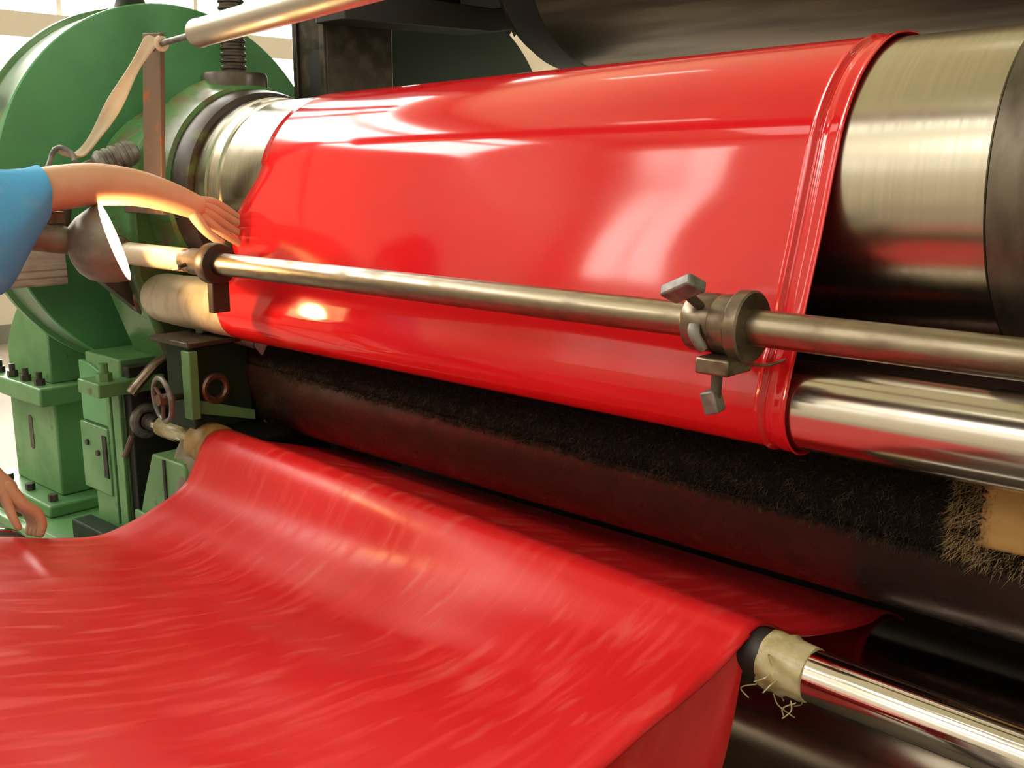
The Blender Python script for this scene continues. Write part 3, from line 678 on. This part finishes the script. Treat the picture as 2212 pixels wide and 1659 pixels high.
# gearbox
cover = [(-4.02, 1.55, -.775)] + [(-4.02 + .36 * i / 10, 1.55, -.775 + .34 * math.sin(PI * (.15 + .62 * i / 10)) - .34 * math.sin(.15 * PI) + .10) for i in range(11)] + [(-3.66, 1.55, -.775)]
gbp = [P('flange', MB().box(-4.08, -3.60, 1.48, 1.98, -.842, -.775), 'green_light', bevel=.008),
       P('body', MB().box(-4.03, -3.645, 1.545, 1.98, -1.19, -.84), 'green_light', bevel=.008),
       P('upper_cover', MB().prism(cover, (0, .42, 0)), 'green_light', bevel=.006),
       P('sight_slot', MB().prism([(-3.86 + .016 * math.cos(a), 1.543, -.985 + (.05 if math.sin(a) > 0 else -.05) + .016 * math.sin(a)) for a in [2 * PI * i / 16 for i in range(16)]], (0, .004, 0)), 'iron'),
       P('foot_flange', MB().box(-4.12, -3.56, 1.46, 2.0, -1.235, -1.19), 'green_light', bevel=.008)]
for k in range(4):
    x = -4.02 + .115 * k
    gbp.append(P('bolt', MB().cyl((x, 1.515, -.775), (x, 1.515, -.728), .011, n=12), 'iron', [P('bolt_nut', MB().cyl((x, 1.515, -.775), (x, 1.515, -.752), .019, n=6), 'iron')]))
for k in range(3):
    x = -4.0 + .19 * k
    gbp.append(P('bolt', MB().cyl((x, 1.50, -1.19), (x, 1.50, -1.165), .017, n=6), 'iron'))
thing('gearbox', 'pale green gearbox with a bolted flange at the far left', 'gearbox', gbp)
bs = [P('plinth', MB().box(-4.3, -3.30, 1.385, 2.7, -1.5, -1.235), 'green_light', bevel=.008),
      P('top_flange', MB().box(-4.3, -3.32, 1.36, 1.395, -1.275, -1.240), 'green_light', bevel=.006),
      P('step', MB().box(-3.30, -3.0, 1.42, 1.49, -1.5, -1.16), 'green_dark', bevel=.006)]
for k in range(4):
    x = -3.50 + .13 * k
    bs.append(P('bolt', MB().cyl((x - .45, 1.41, -1.235), (x - .45, 1.41, -1.207), .020, n=6), 'iron'))
thing('machine_base', 'green bolted machine base under the gearbox, beside the red sheet', 'base', bs)

# slide box with handwheel
thing('slide_box', 'green slide box with round shaft boss behind the handwheel', 'slide', [
    P('box', MB().box(-2.75, -2.605, 1.50, 1.69, -.755, -.50), 'green_dark', bevel=.006),  # shade under the rolls is painted into the box colour
    P('corner_post', MB().box(-2.615, -2.572, 1.472, 1.50, -.71, -.515), 'green_light', bevel=.003),
    P('end_plate', MB().prism([(-2.605, 1.505, -.66), (-2.605, 1.69, -.72), (-2.605, 1.69, -.75), (-2.605, 1.505, -.70)], (.012, 0, 0)), 'green_light', bevel=.002),
    P('shaft_boss', MB().torus((-2.60, 1.565, -.635), (1, 0, 0), .036, .012, 32, 10), 'collar'),
    P('top_plate', MB().box(-2.78, -2.57, 1.47, 1.72, -.505, -.490), 'iron', bevel=.003)])
hw = [P('rim', MB().torus((-2.655, 1.43, -.655), (.12, 1, .05), .062, .0075, 56, 12), 'grey_iron'),
      P('hub', MB().cyl((-2.655, 1.415, -.655), (-2.655, 1.46, -.655), .016, n=20), 'rust'),
      P('shaft', MB().cyl((-2.655, 1.45, -.655), (-2.655, 1.53, -.655), .010, n=16), 'iron')]
for k in range(3):
    a = .5 + 2 * PI * k / 3
    hw.append(P('spoke', MB().tube([(-2.655, 1.43, -.655), (-2.655 + .060 * math.cos(a), 1.43 - .008 * math.cos(a), -.655 + .060 * math.sin(a))], .006, 8), 'rust'))
thing('handwheel', 'small rusty iron handwheel in front of the green slide box', 'handwheel', hw)
thing('hoop_bar', 'curved brownish round bar arching over the handwheel', 'bar', [
    P('hoop_bar', MB().tube(catmull([(-2.86, 1.44, -.67), (-2.855, 1.475, -.633), (-2.85, 1.53, -.588), (-2.85, 1.62, -.565), (-2.85, 1.69, -.556), (-2.85, 1.76, -.56)], 6), .019, 12, (1.2, .8)), 'collar')])
# bracket of the chrome pipe and the rag hanging there
lb = [(-2.62, 1.455, -.845), (-2.79, 1.455, -.845), (-2.815, 1.455, -.90), (-2.85, 1.455, -.97), (-2.885, 1.455, -1.05), (-2.90, 1.455, -1.12), (-2.90, 1.455, -1.5), (-2.60, 1.455, -1.5), (-2.60, 1.455, -.86)]
thing('pipe_bracket', 'pale green curved bracket under the taped end of the chrome pipe', 'bracket', [
    P('web', MB().prism(lb, (0, .24, 0)), 'green_light', bevel=.006),
    P('seam', MB().box(-2.725, -2.712, 1.451, 1.456, -1.03, -.85), 'black'),
    P('lower_plate', MB().box(-2.90, -2.62, 1.443, 1.456, -1.4, -1.04), 'green_light', bevel=.004),
    P('clamp', MB().torus((-2.995, lowpipe_c(-2.995).y, lowpipe_c(-2.995).z), (1, 0, 0), .042, .015, 36, 10), 'grey_iron', [P('clamp_screw', MB().cyl((-2.99, 1.50, -.835), (-2.99, 1.47, -.90), .010, n=10), 'rust')]),
    P('clamp_arm', MB().tube([(-2.995, 1.60, -.765), (-2.98, 1.66, -.74), (-2.90, 1.70, -.72)], .018, 10), 'iron')])
rg = []
for i in range(19):
    t = i / 18
    r = []
    for j in range(21):
        u = j / 20
        wx = lerp(-2.69, -2.53, u) + .03 * t * (u - .5)
        r.append((wx - .01 * t, 1.470 + .018 * math.sin(u * 9 + t * 2) * (.3 + t) - .03 * t + .03 * (1 - t) ** 6, -.79 - .24 * t - .02 * math.sin(u * 3)))
    rg.append(r)
thing('rag', 'grey tan rag hanging from the chrome pipe end', 'rag', [P('rag', MB().grid(rg), 'rag', solid=.006, sharp=None)])
# ribbed coupling behind the arm
rp = [(0, .03)]
for k in range(5): rp += [(.012 + .02 * k, .041), (.022 + .02 * k, .041), (.024 + .02 * k, .037), (.030 + .02 * k, .037)]
thing('hose_coupling', 'ribbed grey hose coupling beside the green bearing housing', 'coupling', [
    P('coupling_body', MB().lathe(rp + [(.125, .030)], (-2.99, 1.455, -.012), (.25, .9, .35), 28), 'grey_iron'),
    P('hose', MB().tube(catmull([(-3.0, 1.49, 0.0), (-3.03, 1.44, -.02), (-3.06, 1.40, -.07), (-3.08, 1.38, -.20)], 5), .020, 12), 'iron')])
# grimy cream box on the guard
cb = [P('case', MB().box(-3.325, -3.20, 1.255, 1.437, -.372, -.262), 'cream_box', bevel=.004)]
for k in range(3): cb.append(P('slat', MB().box(-3.20, -3.196, 1.258, 1.434, -.366 + .022 * k, -.350 + .022 * k), 'cream_box'))
thing('control_box', 'grimy cream box on the green guard behind the lamp', 'box', cb)
# metal scraps in the dark below the roll
thing('drip_tray', 'small galvanised drip tray on a stem in the dark under the roll', 'tray', [
    P('tray', MB().prism([(-2.78, 1.84, -.805), (-2.71, 1.86, -.815), (-2.69, 1.93, -.825), (-2.71, 1.98, -.822), (-2.78, 1.97, -.815), (-2.82, 1.90, -.806)], (0, 0, -.012)), 'scrap', bevel=.003),
    P('stem', MB().cyl((-2.73, 1.955, -.82), (-2.735, 1.955, -.72), .012, n=12), 'scrap')])
thing('short_pipe', 'short grey pipe lying in the dark behind the slide box', 'pipe', [
    P('short_pipe', MB().lathe([(0, .016), (0, .026), (.24, .026), (.24, .016)], (-2.97, 1.74, -.813), (.42, .85, .20), 24), 'scrap')])

thing('catch_pan', 'black catch pan in the dark beside the roll ends', 'pan', [
    P('pan', MB().box(-3.0, -2.68, 1.70, 2.26, -.86, -.842), 'black', [P('lip', MB().box(-3.0, -2.68, 1.70, 1.71, -.842, -.82), 'black')], bevel=.003)])

# upper thin roller, its rusty bracket
ua, ub = Vector((-2.470, 1.498, .321)), Vector((-1.219, 1.448, .384))
du = (ub - ua).normalized()
thing('upper_roller', 'thin steel roller slanting across the top left corner', 'roller', [
    P('tube_body', MB().lathe([(0, .012), (0, .032), (.003, .0360), (.010, .0368), (.016, .0352), (1.9, .0352), (1.9, .02)], ua, du, 48), 'pale_pipe'),
    P('spindle', MB().cyl(ua - du * .27, ua + du * .01, .0080, n=16), 'grey_iron'),
    P('spindle', MB().cyl(ua + du * 1.89, ua + du * 2.1, .0085, n=16), 'grey_iron')])
thing('flat_bracket', 'rusty upright flat bar holding the thin upper roller', 'bracket', [
    P('flat_bar', MB().prism([(-2.752, 1.500, .344), (-2.659, 1.500, .338), (-2.714, 1.500, -.13), (-2.814, 1.500, -.13)], (0, .014, 0)), 'rust', bevel=.002),
    P('foot', MB().box(-2.93, -2.714, 1.50, 1.56, -.145, -.125), 'rust', bevel=.003),
    P('hole', MB().cyl(Vector((-2.700, 1.497, .309)), Vector((-2.700, 1.501, .309)), .015, n=20), 'black')])
# cloth strip tied round the spindle, running down to the lamp's bail
sp = catmull([(-2.668, 1.492, .327), (-2.676, 1.480, .312), (-2.688, 1.435, .245), (-2.695, 1.385, .165), (-2.702, 1.335, .085), (-2.70, 1.275, .018), (-2.685, 1.225, .018), (-2.668, 1.195, .030)], 7)
st = MB(); L_ = []
for i, p in enumerate(sp):
    t = i / (len(sp) - 1)
    w = .0175 + .0035 * math.sin(t * 17); tw = .5 * math.sin(t * 5)
    sd = (rv * math.cos(tw) + fv * math.sin(tw)).normalized(); sd = (sd - Vector((0, 0, 1)) * .25).normalized()
    nn = sd.cross(sp[min(i + 1, len(sp) - 1)] - sp[max(i - 1, 0)]).normalized()
    L_.append([tuple(p + sd * w * k + nn * .003 * math.cos(k * 3)) for k in (-1, -.5, 0, .5, 1)])
st.grid(L_)
thing('cloth_strip', 'cream cloth strip tied from the thin upper roller down to the lamp', 'cloth strip', [
    P('strip', st, 'cloth_strip', solid=.004, sharp=None),
    P('knot', MB().torus(ua - du * .195, du, .014, .0075, 20, 8), 'cloth_strip')])

# ------------------------------------------------------------------ inspection lamp
lc = Vector((-2.505, 1.251, -.196))
u_ = (Vector((-2.547, 1.240, -.103)) - Vector((-2.463, 1.263, -.288))).normalized()
v_ = lc.normalized()
a_ = u_.cross(v_).normalized()
if a_.dot(rv) < 0: a_ = -a_
la = (a_ * .99 - v_ * .125).normalized()
bell = [(d * 1.05, r * 1.045) for d, r in [(-.105, .028), (-.100, .045), (-.085, .066), (-.060, .082), (-.030, .092), (-.004, .097), (0, .098), (0, .095), (-.005, .094), (-.030, .089), (-.058, .079), (-.080, .063), (-.092, .043), (-.095, .0)]]
nk0 = lc - la * .098 + u_ * .012; nk1 = Vector((-2.544, 1.055, -.173))
nk0 = lc - la * .085 + u_ * .030
lamp = [P('shade', MB().lathe(bell[:7], lc, la, 64, cap=False), 'lamp_grey', [P('reflector', MB().lathe(bell[6:], lc, la, 64, cap=False), 'reflector')], label='grey bell shade'),
        P('neck', MB().lathe([(0, .0325), (.015, .034), (.150, .034), (.155, .030)], nk0, nk1 - nk0, 32), 'lamp_grey'),
        P('bulb', MB().ball(lc - la * .062, .024), 'bulb'),
        P('bail', MB().tube(catmull([(-2.565, 1.11, -.145), (-2.64, 1.14, -.06), (-2.672, 1.180, .0), (-2.668, 1.190, .026), (-2.655, 1.205, .036), (-2.635, 1.222, .020), (-2.61, 1.215, .0)], 5), .0065, 10), 'grey_iron'),
        P('clamp', MB().box(-2.585, -2.545, 1.105, 1.15, -.150, -.118), 'collar', bevel=.004),
        P('arm', MB().tube(catmull([(-2.545, 1.07, -.174), (-2.58, 1.04, -.172), (-2.70, 1.04, -.180), (-2.90, 1.04, -.24), (-3.0, 1.02, -.50), (-3.02, 1.0, -1.47)], 5), .013, 12), 'lamp_grey'),
        P('foot', MB().lathe([(0, .11), (.02, .11), (.03, .05)], (-3.02, 1.0, -1.5), (0, 0, 1), 32), 'lamp_grey')]
lo = thing('inspection_lamp', 'lit grey bell-shaped lamp shining on the hand at the left', 'lamp', lamp)
ld = bpy.data.lights.new('bulb_light', 'POINT'); ld.energy = LAMP_POWER; ld.color = (1.0, .60, .24); ld.shadow_soft_size = .026
bl = bpy.data.objects.new('bulb_light', ld); C.objects.link(bl); bl.parent = lo
bl.location = (lc - la * .045) + Vector((0, 0, Z0)) - Vector(lo.location)

# ------------------------------------------------------------------ right side frame that carries the near ends
thing('side_frame', 'dark green side frame at the near right end of the rolls', 'frame', [
    P('frame_plate', MB().box(.25, .45, 1.38, 3.6, -1.5, 1.3), 'green_light', bevel=.01)])

# ------------------------------------------------------------------ the worker
def skin_mesh(name, pts, edges, m, parent, sub=2, root=0):
    """pts: (x, y, z, radius[, radius2])"""
    me = bpy.data.meshes.new(name)
    base = parent.location if parent else Vector((0, 0, 0))
    me.from_pydata([(p[0] - base[0], p[1] - base[1], p[2] + Z0 - base[2]) for p in pts], edges, [])
    o = bpy.data.objects.new(name, me); C.objects.link(o)
    if parent: o.parent = parent
    md = o.modifiers.new('skin', 'SKIN'); md.use_smooth_shade = True
    for i, p in enumerate(pts):
        sv = me.skin_vertices[0].data[i]; sv.radius = (p[3], p[4] if len(p) > 4 else p[3]); sv.use_root = (i == root)
    ss = o.modifiers.new('sub', 'SUBSURF'); ss.levels = sub; ss.render_levels = sub
    me.materials.append(M[m]); return o
pr = bpy.data.objects.new('person', None); C.objects.link(pr); pr.location = (-2.72, .60, 0)
tag(pr, 'person in a blue short-sleeved shirt reaching an arm to the red sheet', 'person')
sR, sL = (-2.515, .915, -.115), (-2.80, .80, -.215)
B = []; Eg = []
def add(p, r, link=None, r2=None):
    B.append((*p, r) if r2 is None else (*p, r, r2)); i = len(B) - 1
    if link is not None: Eg.append((link, i))
    return i
pel = add((-2.72, .60, -.64), .115)
sp1 = add((-2.70, .66, -.47), .105, pel); sp2 = add((-2.675, .77, -.30), .11, sp1); chest = add((-2.655, .845, -.17), .10, sp2)
nk = add((-2.655, .88, -.05), .058, chest); hd = add((-2.66, .91, .015), .066, nk); hd2 = add((-2.66, .92, .09), .088, hd); hd3 = add((-2.66, .91, .165), .072, hd2)
# right arm to the sheet
ra = add(sR, .066, chest); rb = add((-2.518, 1.075, -.066), .058, ra); re = add((-2.518, 1.212, -.052), .057, rb); rf = add((-2.518, 1.325, -.062), .050, re); rg_ = add((-2.510, 1.412, -.087), .043, rf)
rw = add((-2.505, 1.475, -.114), .036, rg_); rp_ = add((-2.504, 1.505, -.128), .034, rw)
# left arm to the near guide roller
la1 = add(sL, .066, chest); lb1 = add((-2.80, .84, -.40), .050, la1); le = add((-2.79, .87, -.53), .043, lb1); lf = add((-2.735, .905, -.655), .038, le); lw = add((-2.665, .955, -.775), .031, lf); lpm = add((-2.625, .982, -.832), .042, lw)
# legs
for s, (hx, hy), (kx, ky), (fx, fy) in ((0, (-2.65, .61), (-2.66, .66), (-2.68, .56)), (1, (-2.80, .57), (-2.84, .60), (-2.88, .46))):
    h = add((hx, hy, -.70), .080, pel); k = add((kx, ky, -1.04), .058, h); c_ = add((lerp(kx, fx, .4), lerp(ky, fy, .4), -1.17), .055, k); an = add((fx, fy, -1.40), .036, c_); tx = add((fx, fy + .13, -1.462), .030, an)
body = skin_mesh('body', B, Eg, 'skin', pr, 2, pel)
def finger(pts, r0, r1, rm=None):
    """metacarpal bone, knuckle, two joints, tip: thick at the root so that neighbours fuse into the palm"""
    n = len(pts); ps = []
    for i, p in enumerate(pts):
        r = lerp(r0, r1, i / (n - 1)) if i else r0
        ps.append((*p, r))
    o = skin_mesh('finger', ps, [(i, i + 1) for i in range(n - 1)], 'skin', None, 2, 0)
    o.parent = body; o.location = -Vector(pr.location)
    return o
finger([(-2.508, 1.478, -.106), (-2.514, 1.512, -.104), (-2.518, 1.545, -.106), (-2.514, 1.575, -.122), (-2.506, 1.602, -.141), (-2.500, 1.618, -.154)], .019, .0072)
finger([(-2.506, 1.478, -.114), (-2.507, 1.510, -.118), (-2.509, 1.536, -.124), (-2.505, 1.573, -.145), (-2.494, 1.616, -.171), (-2.485, 1.634, -.187)], .020, .0080)
finger([(-2.503, 1.476, -.122), (-2.500, 1.505, -.132), (-2.499, 1.524, -.141), (-2.494, 1.564, -.168), (-2.484, 1.608, -.197), (-2.478, 1.627, -.212)], .020, .0084)
finger([(-2.500, 1.474, -.130), (-2.494, 1.495, -.145), (-2.490, 1.510, -.157), (-2.480, 1.547, -.189), (-2.472, 1.582, -.213), (-2.468, 1.600, -.225)], .019, .0082)
finger([(-2.498, 1.466, -.126), (-2.484, 1.474, -.150), (-2.470, 1.485, -.176), (-2.456, 1.506, -.200), (-2.444, 1.527, -.213)], .020, .0088)
# left hand, fingers curled over the guide roller
for k in range(4):
    o_ = Vector((-.034 + .019 * k, .002 * k, .002 * k))
    finger([Vector((-2.638, 0.970, -0.788)) + o_ * .3, Vector((-2.616, 0.992, -0.850)) + o_, Vector((-2.608, 1.024, -0.876)) + o_, Vector((-2.603, 1.032, -0.912)) + o_, Vector((-2.603, 1.018, -0.943)) + o_], .019, .0100)
finger([(-2.633, 0.970, -0.788), (-2.603, 0.965, -0.838), (-2.580, 0.968, -0.873), (-2.566, 0.975, -0.900)], .017, .0088)
# head details
fd = Vector((.08, .98, -.22)).normalized(); sd_ = Vector((1, -.08, 0)).normalized(); hc = Vector((-2.66, .915, .085))
def hp(nm, mb, m): return mesh_obj(nm, mb, m, Vector(pr.location) - Vector((0, 0, Z0)), pr)
hp('nose', MB().lathe([(0, .016), (.012, .014), (.03, .010), (.038, .001)], hc + fd * .078 + Vector((0, 0, -.012)), fd * .8 + Vector((0, 0, -.5)), 12), 'skin')
hp('mouth', MB().ball(hc + fd * .076 + Vector((0, 0, -.055)), .018, (1, 1, .35)), 'lip')
for s in (-1, 1):
    hp('eye', MB().ball(hc + fd * .078 + sd_ * .03 * s + Vector((0, 0, .018)), .011), 'eye')
    hp('ear', MB().ball(hc + sd_ * .088 * s + Vector((0, 0, -.005)), .026, (.6, .6, 1.1)), 'skin')
hair = MB(); hv = []
for i in range(13):
    r = []
    for j in range(33):
        a = 2 * PI * j / 32; t = (.02 + .62 * i / 12) * PI
        front = max(0, math.cos(a)); tt_ = t * (1 - .42 * front)
        dv = fd * math.cos(a) * math.sin(tt_) + sd_ * math.sin(a) * math.sin(tt_) + Vector((0, 0, math.cos(tt_)))
        r.append(tuple(hc + Vector((0, 0, .035)) + Vector((dv.x * .098, dv.y * .098, dv.z * .112))))
    hv.append(r)
hair.grid(hv)
ho = hp('hair', hair, 'hair'); ho.modifiers.new('s', 'SOLIDIFY').thickness = .008
# shirt: torso and loose sleeves
def loft(secs, n=40):
    """stacked elliptical sections: (x, y, z, half-width, half-depth)"""
    mb = MB(); g = []
    cs = catmull([(a, b, c) for a, b, c, _, _ in secs], 4); ws = catmull([(w, d, 0) for _, _, _, w, d in secs], 4)
    for i, (c, w) in enumerate(zip(cs, ws)):
        g.append([tuple(c + Vector((math.cos(2 * PI * j / n) * w.x, math.sin(2 * PI * j / n) * w.y, 0)) * (1 + .02 * math.sin(2 * PI * j / n * 6 + i * .5))) for j in range(n + 1)])
    return mb.grid(g)
hp('shirt', loft([(-2.72, .60, -.745, .182, .152), (-2.715, .615, -.62, .176, .150), (-2.70, .665, -.46, .160, .132), (-2.675, .77, -.29, .172, .138), (-2.655, .84, -.175, .182, .130), (-2.652, .862, -.105, .158, .105), (-2.652, .876, -.060, .098, .080), (-2.652, .880, -.035, .070, .068)]), 'blue').modifiers.new('s', 'SOLIDIFY').thickness = .003
def sleeve(secs, name, side):
    """secs: centre, half-width, half-height, forward shift of the lower half"""
    vs = []; fs = []; n = 36; m = len(secs); side = Vector(side).normalized()
    for i, (c, hw_, hh, sk) in enumerate(secs):
        c = Vector(c)
        for j in range(n):
            a = 2 * PI * j / n
            fold = 1 + .04 * math.sin(4 * a + i * .8) * (i / m)
            low = max(0, -math.sin(a))
            vs.append(c + (side * math.cos(a) * hw_ * (1 - .35 * low) + Vector((0, 0, 1)) * math.sin(a) * hh) * fold + Vector((0, sk, 0)) * -math.sin(a))
    for i in range(m - 1):
        for j in range(n):
            k = (j + 1) % n; fs.append((i * n + j, i * n + k, (i + 1) * n + k, (i + 1) * n + j))
    mb = MB(); mb.add(vs, fs)
    o = mesh_obj(name, mb, 'blue', Vector(pr.location) - Vector((0, 0, Z0)), pr, solid=.003, sharp=None)
    md = o.modifiers.new('sub', 'SUBSURF'); md.levels = 1; md.render_levels = 2
    return o
sleeve([((-2.62, .83, -.150), .11, .10, 0), ((-2.57, .85, -.14), .115, .135, 0), ((-2.535, .91, -.150), .110, .152, 0), ((-2.517, .965, -.162), .098, .150, 0), ((-2.514, .998, -.152), .088, .134, .0), ((-2.514, 1.030, -.121), .082, .108, .0), ((-2.515, 1.058, -.096), .076, .084, .006), ((-2.516, 1.084, -.072), .073, .066, .006), ((-2.516, 1.090, -.070), .070, .063, .006)], 'sleeve', (1, -.12, 0))
sleeve([((-2.72, .82, -.15), .10, .105, 0), ((-2.79, .80, -.175), .105, .115, 0), ((-2.80, .81, -.27), .088, .06, 0), ((-2.80, .825, -.34), .080, .045, 0), ((-2.80, .835, -.40), .072, .03, 0)], 'sleeve', (1, 0, 0))
tr = loft([(-2.72, .60, -.66, .155, .122), (-2.72, .60, -.72, .160, .126), (-2.72, .60, -.80, .160, .125), (-2.72, .60, -.86, .10, .08)])
tr.tube(catmull([(-2.645, .605, -.74), (-2.65, .63, -.90), (-2.66, .655, -1.04), (-2.675, .60, -1.22), (-2.68, .565, -1.41)], 4), [lerp(.100, .066, smooth(i / 16)) for i in range(17)], 24)
tr.tube(catmull([(-2.80, .58, -.74), (-2.82, .59, -.90), (-2.84, .60, -1.04), (-2.865, .53, -1.22), (-2.88, .465, -1.41)], 4), [lerp(.100, .066, smooth(i / 16)) for i in range(17)], 24)
hp('trousers', tr, 'trouser')
for fx, fy in ((-2.68, .56), (-2.88, .46)):
    skin_mesh('shoe', [(fx, fy - .045, -1.448, .046), (fx, fy + .025, -1.445, .050), (fx, fy + .10, -1.455, .045), (fx, fy + .175, -1.462, .036)], [(0, 1), (1, 2), (2, 3)], 'shoe', pr, 2, 0)
